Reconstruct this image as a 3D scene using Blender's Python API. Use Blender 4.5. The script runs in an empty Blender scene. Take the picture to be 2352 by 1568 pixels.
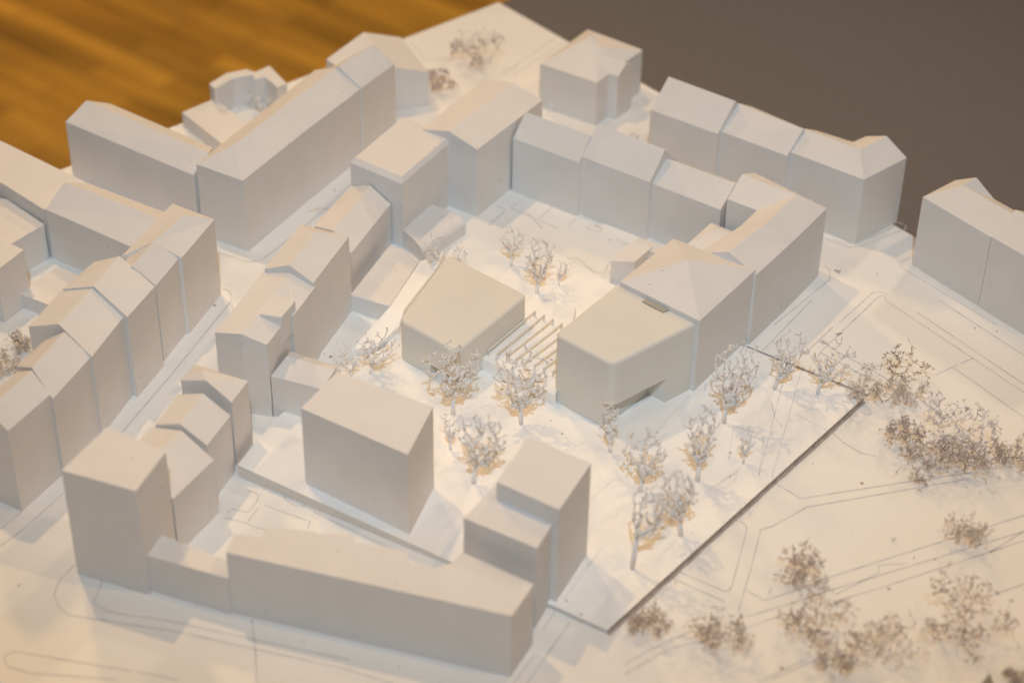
import bpy, bmesh, math, random, json
from mathutils import Vector, Matrix
S = bpy.context.scene
COL = S.collection
R = math.radians
# ------------------------------------------------------------------ camera
cam_d = bpy.data.cameras.new('camera'); cam = bpy.data.objects.new('camera', cam_d); COL.objects.link(cam)
S.camera = cam
cam_d.sensor_width = 36; cam_d.lens = 4570/2352*36
cam_d.clip_start = .02; cam_d.clip_end = 50
P_, Q_ = R(36.7), R(1.05)
fw = Vector((0, math.cos(P_), -math.sin(P_))); rt = Vector((1, 0, 0)); dn = Vector((0, -math.sin(P_), -math.cos(P_)))
ix = math.cos(Q_)*rt - math.sin(Q_)*dn; iy = math.sin(Q_)*rt + math.cos(Q_)*dn
m = Matrix((ix, -iy, -fw)).transposed().to_4x4(); m.translation = (0, 0, .75)
cam.matrix_world = m
cam_d.dof.use_dof = True; cam_d.dof.focus_distance = 1.225; cam_d.dof.aperture_fstop = 5.2
S.view_settings.view_transform = 'Standard'; S.view_settings.look = 'None'
S.view_settings.exposure = -.10; S.view_settings.gamma = 1; S.view_settings.use_curve_mapping = False
# ------------------------------------------------------------------ world and lamps
w = bpy.data.worlds.new('World'); S.world = w; w.use_nodes = True
bg = w.node_tree.nodes['Background']; bg.inputs[0].default_value = (1.0, .80, .62, 1); bg.inputs[1].default_value = .11
def lamp(name, loc, tgt, power, col, size):
    d = bpy.data.lights.new(name, 'AREA'); d.shape = 'DISK'; d.size = size; d.energy = power; d.color = col
    o = bpy.data.objects.new(name, d); COL.objects.link(o); o.location = loc
    o.rotation_euler = (Vector(tgt)-Vector(loc)).to_track_quat('-Z', 'Y').to_euler(); return o
WARM = (1, .635, .30)
T = (.0, .98, 0)
def spot(loc, tgt, power, cone=52, size=.026, name='ceiling_or_fill_spot', col=WARM):
    d = bpy.data.lights.new(name, 'SPOT'); d.energy = power; d.color = col; d.spot_size = R(cone); d.spot_blend = 1; d.shadow_soft_size = size
    o = bpy.data.objects.new(name, d); COL.objects.link(o); o.location = loc
    o.rotation_euler = (Vector(tgt)-Vector(loc)).to_track_quat('-Z', 'Y').to_euler()
spot((.02, -.30, 1.66), (0, 1.30, 0), 92, 38, .022, 'flash_lamp', (.50, .76, 1))
spot((-.10, -.05, 1.25), (-.04, .68, 0), 9.5, 42, .05)  # warm fill added near the camera for the front walls, not a ceiling lamp
spot((-.62, 1.60, 1.75), T, 40)
spot((.85, .60, 1.75), T, 21)
spot((.75, 1.55, 1.75), T, 8)
spot((-.75, .55, 1.75), T, 8)
lamp('ceiling_or_fill_spot', (-1.2, 3.6, 1.75), (-.8, 3.2, -.75), 40, WARM, .3)
lamp('ceiling_or_fill_spot', (1.4, 3.0, 1.75), (.7, 1.9, 0), 13, (1, .76, .55), .2)
# ------------------------------------------------------------------ materials
def mat(name, col, rough=.6, noise=.04, scale=60, bump=.0, bscale=900, sss=0, spec=.35, blot=0, blotcol=None):
    m = bpy.data.materials.new(name); m.use_nodes = True; nt = m.node_tree; b = nt.nodes['Principled BSDF']
    tc = nt.nodes.new('ShaderNodeTexCoord'); n = nt.nodes.new('ShaderNodeTexNoise'); n.inputs['Scale'].default_value = scale; n.inputs['Detail'].default_value = 6
    nt.links.new(tc.outputs['Object'], n.inputs['Vector'])
    mr = nt.nodes.new('ShaderNodeMapRange'); mr.inputs['From Min'].default_value = .3; mr.inputs['From Max'].default_value = .7
    mr.inputs['To Min'].default_value = 1-noise; mr.inputs['To Max'].default_value = 1+noise*.6
    nt.links.new(n.outputs['Fac'], mr.inputs['Value'])
    mx = nt.nodes.new('ShaderNodeMix'); mx.data_type = 'RGBA'; mx.blend_type = 'MULTIPLY'; mx.inputs[0].default_value = 1
    mx.inputs[6].default_value = (*col, 1); nt.links.new(mr.outputs[0], mx.inputs[7])
    out = mx.outputs[2]
    if blot:
        n2 = nt.nodes.new('ShaderNodeTexVoronoi'); n2.inputs['Scale'].default_value = blot; n2.inputs['Randomness'].default_value = 1
        nt.links.new(tc.outputs['Object'], n2.inputs['Vector'])
        n3 = nt.nodes.new('ShaderNodeTexNoise'); n3.inputs['Scale'].default_value = blot*.31; nt.links.new(tc.outputs['Object'], n3.inputs['Vector'])
        t1 = nt.nodes.new('ShaderNodeMath'); t1.operation = 'LESS_THAN'; t1.inputs[1].default_value = .09; nt.links.new(n2.outputs['Distance'], t1.inputs[0])
        t2 = nt.nodes.new('ShaderNodeMath'); t2.operation = 'GREATER_THAN'; t2.inputs[1].default_value = .6; nt.links.new(n3.outputs['Fac'], t2.inputs[0])
        t3 = nt.nodes.new('ShaderNodeMath'); t3.operation = 'MULTIPLY'; nt.links.new(t1.outputs[0], t3.inputs[0]); nt.links.new(t2.outputs[0], t3.inputs[1])
        m2 = nt.nodes.new('ShaderNodeMix'); m2.data_type = 'RGBA'; nt.links.new(t3.outputs[0], m2.inputs[0]); nt.links.new(out, m2.inputs[6]); m2.inputs[7].default_value = (*blotcol, 1)
        out = m2.outputs[2]
    nt.links.new(out, b.inputs['Base Color'])
    b.inputs['Roughness'].default_value = rough; b.inputs['Specular IOR Level'].default_value = spec
    if sss:
        b.inputs['Subsurface Weight'].default_value = sss; b.inputs['Subsurface Radius'].default_value = (1, .75, .5); b.inputs['Subsurface Scale'].default_value = .004
    if bump:
        n4 = nt.nodes.new('ShaderNodeTexNoise'); n4.inputs['Scale'].default_value = bscale; n4.inputs['Detail'].default_value = 4
        nt.links.new(tc.outputs['Object'], n4.inputs['Vector'])
        bp = nt.nodes.new('ShaderNodeBump'); bp.inputs['Strength'].default_value = bump; bp.inputs['Distance'].default_value = .0004
        nt.links.new(n4.outputs['Fac'], bp.inputs['Height']); nt.links.new(bp.outputs[0], b.inputs['Normal'])
    return m
M_plaster = mat('white plaster', (.735, .71, .685), .62, .035, 40, .25, blot=150, blotcol=(.45, .41, .36))
M_board = mat('white board', (.84, .82, .78), .5, .03, 14, .2, 700, blot=75, blotcol=(.42, .36, .30))
M_plate = mat('white insert board', (.90, .88, .845), .5, .025, 18, .2, 700, blot=90, blotcol=(.5, .45, .4))
M_cream = mat('cream resin', (.72, .695, .635), .45, .02, 30, .05, sss=.35, spec=.12)
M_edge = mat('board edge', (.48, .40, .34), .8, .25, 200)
M_terr = mat('layered edge', (.66, .63, .59), .8, .05, 300)
M_line2 = mat('fine engraved line', (.66, .65, .65), .8, .2, 120)
M_gap = mat('dark gap', (.33, .31, .33), .9, .2, 120)
M_line = mat('engraved line', (.55, .55, .58), .8, .22, 120)
M_tree = mat('white printed tree', (.86, .83, .80), .5, .06, 200)
M_brown = mat('dried brown twig', (.58, .48, .43), .7, .35, 80)
M_pale = mat('pale painted twig', (.70, .62, .56), .7, .3, 90)
M_grey = mat('grey lilac twig', (.60, .56, .60), .7, .35, 80)
M_rust = mat('rusty brown twig', (.34, .20, .12), .7, .3, 80)
M_tan = mat('tan cardboard', (.45, .38, .28), .8)
M_taupe = mat('taupe table', (.150, .136, .128), .75, .08, 400, .2, 1500, spec=.2)
# wood floor strips
def wood_mat(ang):
    m = bpy.data.materials.new('oak strip floor'); m.use_nodes = True; nt = m.node_tree; b = nt.nodes['Principled BSDF']; N = nt.nodes.new; L = nt.links.new
    tc = N('ShaderNodeTexCoord'); mp = N('ShaderNodeMapping'); mp.vector_type = 'POINT'; mp.inputs['Rotation'].default_value = (0, 0, -ang)
    L(tc.outputs['Object'], mp.inputs['Vector'])
    br = N('ShaderNodeTexBrick'); br.inputs['Scale'].default_value = 1; br.inputs['Brick Width'].default_value = .34; br.inputs['Row Height'].default_value = .045
    br.inputs['Mortar Size'].default_value = .0012; br.offset = .37; br.offset_frequency = 2
    br.inputs['Color1'].default_value = (.40, .21, .022, 1); br.inputs['Color2'].default_value = (.62, .345, .045, 1); br.inputs['Mortar'].default_value = (.14, .05, .01, 1)
    L(mp.outputs[0], br.inputs['Vector'])
    n = N('ShaderNodeTexNoise'); n.inputs['Scale'].default_value = 1; n.inputs['Detail'].default_value = 4
    m2 = N('ShaderNodeMapping'); m2.inputs['Scale'].default_value = (3, 16, 1); L(mp.outputs[0], m2.inputs['Vector']); L(m2.outputs[0], n.inputs['Vector'])
    mr = N('ShaderNodeMapRange'); mr.inputs['From Min'].default_value = .3; mr.inputs['From Max'].default_value = .7; mr.inputs['To Min'].default_value = .62; mr.inputs['To Max'].default_value = 1.3
    L(n.outputs['Fac'], mr.inputs['Value'])
    mx = N('ShaderNodeMix'); mx.data_type = 'RGBA'; mx.blend_type = 'MULTIPLY'; mx.inputs[0].default_value = 1; L(br.outputs['Color'], mx.inputs[6]); L(mr.outputs[0], mx.inputs[7])
    L(mx.outputs[2], b.inputs['Base Color']); b.inputs['Roughness'].default_value = .42; b.inputs['Specular IOR Level'].default_value = .3
    return m
# ------------------------------------------------------------------ helpers
def link(name, me, mt, parent=None, loc=None):
    o = bpy.data.objects.new(name, me); COL.objects.link(o)
    if mt is not None: me.materials.append(mt)
    if parent is not None: o.parent = parent
    return o
def thing(name, label, cat, loc, group=None):
    o = bpy.data.objects.new(name, None); COL.objects.link(o); o.location = loc; o.empty_display_size = .01
    o['label'] = label; o['category'] = cat
    if group: o['group'] = group
    return o
def tag(o, **k):
    for a, b in k.items(): o[a] = b
    return o
def bm_obj(name, bm, mt, parent=None, org=None, smooth=False):
    if org is not None: bmesh.ops.translate(bm, verts=bm.verts, vec=-Vector(org))
    if smooth:
        for f in bm.faces: f.smooth = True
    me = bpy.data.meshes.new(name); bm.to_mesh(me); bm.free()
    return link(name, me, mt, parent)
def prism(pts, z0, loop=None, faces=None):
    """solid: boundary loop of the top dropped to z0, plus the given top faces"""
    bm = bmesh.new(); n = len(pts)
    loop = loop or list(range(n)); faces = faces or [list(range(n))]
    tv = [bm.verts.new(p) for p in pts]; bv = {i: bm.verts.new((pts[i][0], pts[i][1], z0)) for i in loop}
    for k in range(len(loop)):
        a, b = loop[k], loop[(k+1) % len(loop)]
        bm.faces.new((tv[a], tv[b], bv[b], bv[a]))
    for f in faces: bm.faces.new([tv[i] for i in f])
    bm.faces.new([bv[i] for i in reversed(loop)])
    bmesh.ops.recalc_face_normals(bm, faces=bm.faces)
    return bm
def shrink(pts, d):
    cx = sum(p[0] for p in pts)/len(pts); cy = sum(p[1] for p in pts)/len(pts); o = []
    for p in pts:
        v = Vector((p[0]-cx, p[1]-cy)); L = max(v.length, 1e-6); s = (L-d)/L
        o.append((cx+v.x*s, cy+v.y*s, p[2]))
    return o
def split_top(bm, thr=.35, zmin=None):
    """returns (walls, roof) copies"""
    a = bm.copy(); b = bm.copy()
    def is_top(f): return f.normal.z > thr
    bmesh.ops.delete(a, geom=[f for f in a.faces if is_top(f)], context='FACES')
    bmesh.ops.delete(b, geom=[f for f in b.faces if not is_top(f)], context='FACES')
    bm.free(); return a, b
def bevel(bm, w, seg=1, ang=12, zlo=None):
    bm.edges.ensure_lookup_table()
    es = [e for e in bm.edges if len(e.link_faces) == 2 and e.calc_face_angle(0) > R(ang) and (zlo is None or max(v.co.z for v in e.verts) > zlo)]
    bmesh.ops.bevel(bm, geom=es, offset=w, segments=seg, affect='EDGES', profile=.5, clamp_overlap=True)
    bmesh.ops.recalc_face_normals(bm, faces=bm.faces)
def house(name, label, cat, pts, loop, faces, z0, mt=None, bev=.00018, seg=2, group=None):
    pts = shrink(pts, .00002)
    cx = sum(pts[i][0] for i in loop)/len(loop); cy = sum(pts[i][1] for i in loop)/len(loop)
    t = thing(name, label, cat, (cx, cy, z0), group)
    bm = prism(pts, z0, loop, faces); bevel(bm, bev, seg)
    for f in bm.faces: f.smooth = False
    a, b = split_top(bm)
    bm_obj('wall', a, mt or M_plaster, t, (cx, cy, z0)); bm_obj('roof', b, mt or M_plaster, t, (cx, cy, z0))
    return t
def ribbon(lines, wd, z):
    bm = bmesh.new()
    for l in lines:
        P = [Vector(q) for q in l]
        # subdivide and jitter a little so that lines look engraved by hand
        Q = []
        for a, b in zip(P[:-1], P[1:]):
            n = max(1, int((b-a).length/.006))
            for k in range(n): Q.append(a.lerp(b, k/n))
        Q.append(P[-1])
        prev = None
        for i, q in enumerate(Q):
            a = Q[max(i-1, 0)]; b = Q[min(i+1, len(Q)-1)]; d = (b-a).normalized(); nrm = Vector((-d.y, d.x))
            ww = wd*random.uniform(.6, 1.25)/2
            v = (bm.verts.new((q.x+nrm.x*ww, q.y+nrm.y*ww, z)), bm.verts.new((q.x-nrm.x*ww, q.y-nrm.y*ww, z)))
            if prev: bm.faces.new((prev[0], prev[1], v[1], v[0]))
            prev = v
    bmesh.ops.recalc_face_normals(bm, faces=bm.faces)
    for f in bm.faces:
        if f.normal.z < 0: f.normal_flip()
    return bm
# ------------------------------------------------------------------ setting
# measured outlines in metres: B = buildings, X = everything else
DATA = '''{"B":[{"n":"model_house","l":"long white gabled house at far left with wooden floor behind it","p":[[-0.31107,1.18847,0.04595],[-0.21344,1.12234,0.04595],[-0.20413,1.13508,0.05567],[-0.20526,1.15829,0.04595],[-0.28477,1.21466,0.04595],[-0.29806,1.20166,0.05567]],"loop":[0,1,2,3,4,5],"f":[[0,1,2,5],[3,4,5,2]],"z":0.0},
{"n":"model_house","l":"white hip ended house on the corner of the rear left street","p":[[-0.21063,1.12068,0.0557],[-0.17745,1.10108,0.0557],[-0.14369,1.16408,0.0557],[-0.16043,1.17511,0.06695],[-0.17882,1.18305,0.0557],[-0.185,1.12829,0.06695]],"loop":[0,1,2,3,4],"f":[[0,1,5],[1,2,3,5],[0,5,3,4]],"z":0.0},
{"n":"model_house","l":"white gabled house next behind the hip ended corner house at rear left","p":[[-0.14369,1.16408,0.0557],[-0.10902,1.22532,0.0557],[-0.12563,1.23524,0.06699],[-0.14392,1.25038,0.0557],[-0.17882,1.18305,0.0557],[-0.16042,1.17504,0.06699]],"loop":[0,1,2,3,4,5],"f":[[0,1,2,5],[3,4,5,2]],"z":0.0},
{"n":"model_house","l":"short white gabled house ending the rear left row beside the bright roofed house","p":[[-0.10886,1.22356,0.0567],[-0.0875,1.26005,0.0567],[-0.10242,1.26626,0.06895],[-0.11735,1.27246,0.0567],[-0.14176,1.24075,0.0567],[-0.12531,1.23215,0.06895]],"loop":[0,1,2,3,4,5],"f":[[0,1,2,5],[3,4,5,2]],"z":0.0},
{"n":"model_house","l":"white gabled house at the back by the floor edge with the brightest roof slope","p":[[-0.08861,1.3528,0.02842],[-0.0652,1.29905,0.02842],[-0.08897,1.2887,0.03764],[-0.11274,1.27835,0.02842],[-0.14259,1.31637,0.02842],[-0.11616,1.34252,0.03764]],"loop":[0,1,2,3,4,5],"f":[[0,1,2,5],[3,4,5,2]],"z":0.0},
{"n":"model_house","l":"small angular white block behind a tiny tree at the rear left edge","p":[[-0.22601,1.28332,0.0245],[-0.22114,1.2757,0.0245],[-0.20947,1.29181,0.0245],[-0.19542,1.29762,0.0245],[-0.19401,1.29047,0.0245],[-0.18649,1.29482,0.0245],[-0.17572,1.27997,0.0245],[-0.16902,1.28544,0.0245],[-0.18483,1.3121,0.0245],[-0.19439,1.302,0.0245],[-0.20136,1.30587,0.0245],[-0.21536,1.29928,0.0245]],"loop":[0,1,2,3,4,5,6,7,8,9,10,11],"f":[[0,1,2,3,4,5,6,7,8,9,10,11]],"z":0.0},
{"n":"model_house","l":"low flat roofed white block between the rear left floor edge and the hip ended row","p":[[-0.24422,1.26244,0.012],[-0.20894,1.21873,0.012],[-0.19324,1.24489,0.012],[-0.21555,1.27509,0.012],[-0.22415,1.28251,0.012]],"loop":[0,1,2,3,4],"f":[[0,1,2,3,4]],"z":0.0},
{"n":"model_house","l":"flat roofed white house at the left picture edge, floor showing behind it","p":[[-0.30756,1.0909,0.0372],[-0.28436,1.12392,0.0372],[-0.3523,1.17498,0.0372],[-0.37572,1.18929,0.0372],[-0.36473,1.14104,0.0372],[-0.34003,1.12061,0.0372]],"loop":[0,1,2,3,4,5],"f":[[0,1,2,3,4,5]],"z":0.0},
{"n":"model_house","l":"low flat roofed annex in the far left courtyard","p":[[-0.30822,1.0893,0.02675],[-0.3387,1.11876,0.02675],[-0.35818,1.12329,0.02675],[-0.3417,1.05978,0.02675],[-0.32493,1.06612,0.02675]],"loop":[0,1,2,3,4],"f":[[0,1,2,3,4]],"z":0.0},
{"n":"model_house","l":"long white gabled house across the left block, joining the diagonal row","p":[[-0.30634,1.08983,0.0382],[-0.24135,1.04668,0.0382],[-0.22433,1.06359,0.04895],[-0.22625,1.08792,0.0382],[-0.28382,1.12234,0.0382],[-0.29567,1.10648,0.04895]],"loop":[0,1,2,3,4,5],"f":[[0,1,2,5],[3,4,5,2]],"z":0.0},
{"n":"model_house","l":"tall flat roofed white house cut by the left picture edge","p":[[-0.30965,1.04007,0.04],[-0.3193,1.04658,0.04],[-0.34545,1.0611,0.04],[-0.3538,1.0285,0.04],[-0.32178,1.01661,0.04]],"loop":[0,1,2,3,4],"f":[[0,1,2,3,4]],"z":0.0},
{"n":"model_shed","l":"low square white box in the left inner courtyard","p":[[-0.31509,1.03325,0.01073],[-0.29409,1.02162,0.01073],[-0.2811,1.05455,0.01073],[-0.29604,1.06457,0.01073]],"loop":[0,1,2,3],"f":[[0,1,2,3]],"z":0.0},
{"n":"model_house","l":"white hip ended house at the upper end of the left diagonal row","p":[[-0.18922,1.05152,0.05799],[-0.20377,1.00793,0.05799],[-0.22107,1.01199,0.06663],[-0.24088,1.00855,0.05799],[-0.21846,1.06907,0.05799],[-0.20677,1.0425,0.06663]],"loop":[0,1,2,3,4],"f":[[0,1,2,5],[3,4,5,2],[4,0,5]],"z":0.0},
{"n":"model_house","l":"second white house from the upper end of the left diagonal row, above the dark joint","p":[[-0.20522,1.01026,0.05699],[-0.2151,0.9795,0.05699],[-0.22922,0.98403,0.06764],[-0.24333,0.98857,0.05699],[-0.23627,1.01074,0.05699],[-0.22075,1.0105,0.06764]],"loop":[0,1,2,3,4,5],"f":[[0,1,2,5],[3,4,5,2]],"z":0.0},
{"n":"model_house","l":"white house with the highest ridge just below the dark joint in the left diagonal row","p":[[-0.21476,0.97404,0.06022],[-0.22588,0.94244,0.06022],[-0.24774,0.95948,0.06972],[-0.26915,0.9697,0.06022],[-0.25579,0.99845,0.06022],[-0.23786,0.99178,0.06972]],"loop":[0,1,2,3,4,5],"f":[[0,1,2,5],[3,4,5,2]],"z":0.0},
{"n":"model_house","l":"white house midway down the left diagonal row, its gable end showing over the next","p":[[-0.22816,0.94781,0.05822],[-0.24057,0.90606,0.05822],[-0.26187,0.92398,0.0678],[-0.28257,0.93394,0.05822],[-0.26993,0.97251,0.05822],[-0.24844,0.96219,0.0678]],"loop":[0,1,2,3,4,5],"f":[[0,1,2,5],[3,4,5,2]],"z":0.0},
{"n":"model_house","l":"lower white house next below the exposed gable in the left diagonal row","p":[[-0.24138,0.90802,0.05672],[-0.25576,0.86858,0.05672],[-0.26907,0.8832,0.06722],[-0.28238,0.89783,0.05672],[-0.27084,0.92321,0.05672],[-0.25733,0.91758,0.06722]],"loop":[0,1,2,3,4,5],"f":[[0,1,2,5],[3,4,5,2]],"z":0.0},
{"n":"model_house","l":"white house at the bottom end of the left diagonal row, cut by the picture edge","p":[[-0.25727,0.87029,0.05855],[-0.27391,0.83749,0.05855],[-0.28582,0.84474,0.06755],[-0.29772,0.85199,0.05855],[-0.27967,0.89068,0.05855],[-0.26847,0.88049,0.06755]],"loop":[0,1,2,3,4,5],"f":[[0,1,2,5],[3,4,5,2]],"z":0.0},
{"n":"model_house","l":"tall white block with a chamfered flat roof in the centre rear","p":[[-0.11013,1.13471,0.05047],[-0.07434,1.10905,0.05047],[-0.04279,1.16594,0.05047],[-0.07777,1.19502,0.05047],[-0.10674,1.13636,0.05367],[-0.07453,1.11326,0.05367],[-0.04614,1.16447,0.05367],[-0.07762,1.19064,0.05367]],"loop":[0,1,2,3],"f":[[0,1,5,4],[1,2,6,5],[2,3,7,6],[3,0,4,7],[4,5,6,7]],"z":0.0},
{"n":"model_house","l":"white gabled house leaning on the front of the chamfered block","p":[[-0.08234,1.11353,0.03188],[-0.10414,1.05451,0.03188],[-0.11644,1.0685,0.03983],[-0.13067,1.0857,0.03188],[-0.10984,1.13677,0.03188],[-0.09659,1.1238,0.03983]],"loop":[0,1,2,3,4,5],"f":[[0,1,2,5],[3,4,5,2]],"z":0.0},
{"n":"model_house","l":"white house whose small gable wall rises above the dormer roof beside it","p":[[-0.10316,1.03605,0.05713],[-0.12082,0.98495,0.05713],[-0.13597,0.99324,0.06424],[-0.15196,0.9991,0.05713],[-0.13481,1.04927,0.05713],[-0.12333,1.0309,0.06424]],"loop":[0,1,2,3,4],"f":[[0,1,2,5],[3,4,5,2],[4,0,5]],"z":0.0},
{"n":"model_house","l":"white house with a square roof dormer on the middle street","p":[[-0.11932,0.98698,0.05388],[-0.13017,0.95499,0.05388],[-0.13224,0.95679,0.05388],[-0.14261,0.92607,0.05388],[-0.1576,0.9295,0.05888],[-0.1745,0.93739,0.05388],[-0.15253,1.00252,0.05388],[-0.13546,0.99351,0.05888]],"loop":[0,1,2,3,4,5,6,7],"f":[[0,1,7],[1,2,4,7],[2,3,4],[5,6,7,4]],"z":0.0,"extra":"dormer"},
{"n":"model_house","l":"low white annex with a shallow roof beside the dormer house","p":[[-0.14181,0.92695,0.03056],[-0.11045,0.91492,0.03056],[-0.1041,0.92887,0.03456],[-0.10379,0.93768,0.03056],[-0.1327,0.95135,0.03056],[-0.13352,0.94171,0.03456]],"loop":[0,1,2,3,4,5],"f":[[0,1,2,5],[3,4,5,2]],"z":0.0},
{"n":"model_house","l":"small white hip ended house farthest in the stepped trio behind the front tower","p":[[-0.15104,0.90035,0.04713],[-0.15791,0.88053,0.04713],[-0.17346,0.89113,0.05437],[-0.18961,0.89998,0.04713],[-0.18356,0.9152,0.04713],[-0.1772,0.90117,0.05437]],"loop":[0,1,2,3,4],"f":[[0,1,2,5],[3,4,5,2],[4,0,5]],"z":0.0},
{"n":"model_house","l":"middle white gabled house of the stepped trio behind the front tower","p":[[-0.15834,0.87555,0.04162],[-0.16807,0.84871,0.04162],[-0.1839,0.85749,0.04968],[-0.19968,0.86643,0.04162],[-0.191,0.89396,0.04162],[-0.17455,0.88512,0.04968]],"loop":[0,1,2,3,4,5],"f":[[0,1,2,5],[3,4,5,2]],"z":0.0},
{"n":"model_house","l":"lowest white gabled house of the stepped trio, against the front left tower","p":[[-0.16328,0.83978,0.03902],[-0.18091,0.8065,0.03902],[-0.19931,0.81983,0.04802],[-0.2177,0.83316,0.03902],[-0.20148,0.86728,0.03902],[-0.18238,0.85353,0.04802]],"loop":[0,1,2,3,4,5],"f":[[0,1,2,5],[3,4,5,2]],"z":0.0},
{"n":"model_tower","l":"tall flat roofed white tower standing at the front left","p":[[-0.23352,0.78831,0.07347],[-0.19217,0.77298,0.07347],[-0.18149,0.80476,0.07347],[-0.21604,0.82474,0.07347]],"loop":[0,1,2,3],"f":[[0,1,2,3]],"z":0.0},
{"n":"model_house","l":"low flat roofed white block joining the front left tower and the long front block","p":[[-0.19257,0.77625,0.02605],[-0.14651,0.75929,0.02605],[-0.14378,0.77058,0.02605],[-0.1865,0.79245,0.02605]],"loop":[0,1,2,3],"f":[[0,1,2,3]],"z":0.0},
{"n":"model_house","l":"long flat roofed white block across the front with a stepped back edge","p":[[-0.14633,0.76044,0.04351],[0.00252,0.71774,0.04351],[0.01364,0.74109,0.04351],[-0.02403,0.76408,0.04351],[-0.02867,0.75601,0.04351],[-0.03836,0.75129,0.04351],[-0.05053,0.75575,0.04351],[-0.05302,0.76422,0.04351],[-0.06394,0.76653,0.04351],[-0.08014,0.76977,0.04351],[-0.0823,0.77629,0.04351],[-0.1008,0.77595,0.04351],[-0.10236,0.77781,0.04351],[-0.12726,0.78062,0.04351],[-0.12943,0.77253,0.04351],[-0.14376,0.77503,0.04351]],"loop":[0,1,2,3,4,5,6,7,8,9,10,11,12,13,14,15],"f":[[0,1,2,3,4,5,6,7,8,9,10,11,12,13,14,15]],"z":0.0},
{"n":"model_tower","l":"lower step of the white tower at the right end of the long front block","p":[[-0.02353,0.7758,0.0567],[0.01502,0.75357,0.0567],[0.02557,0.77907,0.0567],[-0.00773,0.80211,0.0567]],"loop":[0,1,2,3],"f":[[0,1,2,3]],"z":0.0},
{"n":"model_tower","l":"higher step of the white tower at the right end of the long front block","p":[[-0.00686,0.79103,0.0687],[0.02602,0.77001,0.0687],[0.04321,0.80725,0.0687],[0.00961,0.82841,0.0687]],"loop":[0,1,2,3],"f":[[0,1,2,3]],"z":0.0},
{"n":"model_tower","l":"cube shaped flat roofed white tower standing in the middle of the front","p":[[-0.11596,0.85806,0.06186],[-0.05476,0.81979,0.06186],[-0.04298,0.86152,0.06186],[-0.09849,0.89173,0.06186]],"loop":[0,1,2,3],"f":[[0,1,2,3]],"z":0.0},
{"n":"model_house","l":"white gabled house behind the chamfered block, its gable facing the camera","p":[[-0.02568,1.14881,0.05364],[0.01836,1.21724,0.05364],[-0.00216,1.22855,0.06032],[-0.0221,1.2466,0.05364],[-0.06513,1.1742,0.05364],[-0.0454,1.1615,0.06032]],"loop":[0,1,2,3,4,5],"f":[[0,1,2,5],[3,4,5,2]],"z":0.0},
{"n":"model_house","l":"lowest white gabled house in the row behind the courtyard, at its left corner","p":[[-0.00197,1.18231,0.04306],[0.04312,1.1517,0.04306],[0.05087,1.16314,0.05789],[0.05863,1.17457,0.04306],[0.01492,1.20396,0.04306],[0.00647,1.19314,0.05789]],"loop":[0,1,2,3,4,5],"f":[[0,1,2,5],[3,4,5,2]],"z":0.0},
{"n":"model_house","l":"taller white gabled house second from left in the row behind the courtyard","p":[[0.04329,1.15587,0.04606],[0.08972,1.12406,0.04606],[0.09948,1.13832,0.06291],[0.10925,1.15257,0.04606],[0.06809,1.18416,0.04606],[0.05569,1.17001,0.06291]],"loop":[0,1,2,3,4,5],"f":[[0,1,2,5],[3,4,5,2]],"z":0.0},
{"n":"model_house","l":"white gabled house third from left in the row behind the courtyard","p":[[0.0907,1.12756,0.04306],[0.13485,1.0964,0.04306],[0.14504,1.11085,0.05446],[0.15524,1.1253,0.04306],[0.10945,1.15566,0.04306],[0.10008,1.14161,0.05446]],"loop":[0,1,2,3,4,5],"f":[[0,1,2,5],[3,4,5,2]],"z":0.0},
{"n":"model_house","l":"L shaped white corner house with a valley roof on the right hand street","p":[[0.13815,1.09336,0.0535],[0.15629,1.08059,0.0535],[0.14464,1.06245,0.0535],[0.15882,1.05166,0.06257],[0.17299,1.04087,0.0535],[0.20197,1.08441,0.0535],[0.15871,1.12642,0.0535],[0.14843,1.10989,0.06257],[0.18115,1.08588,0.06257]],"loop":[0,1,2,3,4,5,6,7],"f":[[0,1,8,7],[1,2,3,8],[3,4,5,8],[5,6,7,8]],"z":0.0},
{"n":"model_house","l":"white gabled house between the L shaped corner house and the pyramid roofed house","p":[[0.17299,1.04087,0.0535],[0.14943,1.00728,0.0535],[0.13255,1.0189,0.06257],[0.11566,1.03053,0.0535],[0.14464,1.06245,0.0535],[0.15882,1.05166,0.06257]],"loop":[0,1,2,3,4,5],"f":[[0,1,2,5],[3,4,5,2]],"z":0.0},
{"n":"model_house","l":"white house with a large pyramid roof touching the cream block","p":[[0.06507,0.99385,0.056],[0.111,0.95469,0.056],[0.14944,1.00992,0.056],[0.10003,1.0422,0.056],[0.10545,0.99907,0.06962]],"loop":[0,1,2,3],"f":[[0,1,4],[1,2,4],[2,3,4],[3,0,4]],"z":0.0},
{"n":"model_house","l":"small courtyard wing with a bright white roof slope behind the pyramid roof","p":[[0.11171,1.06608,0.036],[0.13362,1.04919,0.036],[0.14933,1.07689,0.036],[0.12874,1.09172,0.036],[0.13272,1.07955,0.04],[0.15038,1.06645,0.04]],"loop":[0,1,2,3],"f":[[0,1,5,4],[1,2,5],[2,3,4,5],[3,0,4]],"z":0.0},
{"n":"model_shed","l":"small white shed with a low side wall in the courtyard corner","p":[[0.06343,1.07064,0.01862],[0.079,1.07041,0.01862],[0.09178,1.08883,0.01862],[0.07687,1.09173,0.01862]],"loop":[0,1,2,3],"f":[[0,1,2,3]],"z":0.0},
{"n":"model_shed","l":"small white shed behind the other, against the courtyard row","p":[[0.0778,1.09268,0.01762],[0.09362,1.08196,0.01762],[0.09981,1.09058,0.01762],[0.08287,1.101,0.01762]],"loop":[0,1,2,3],"f":[[0,1,2,3]],"z":0.0},
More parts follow.
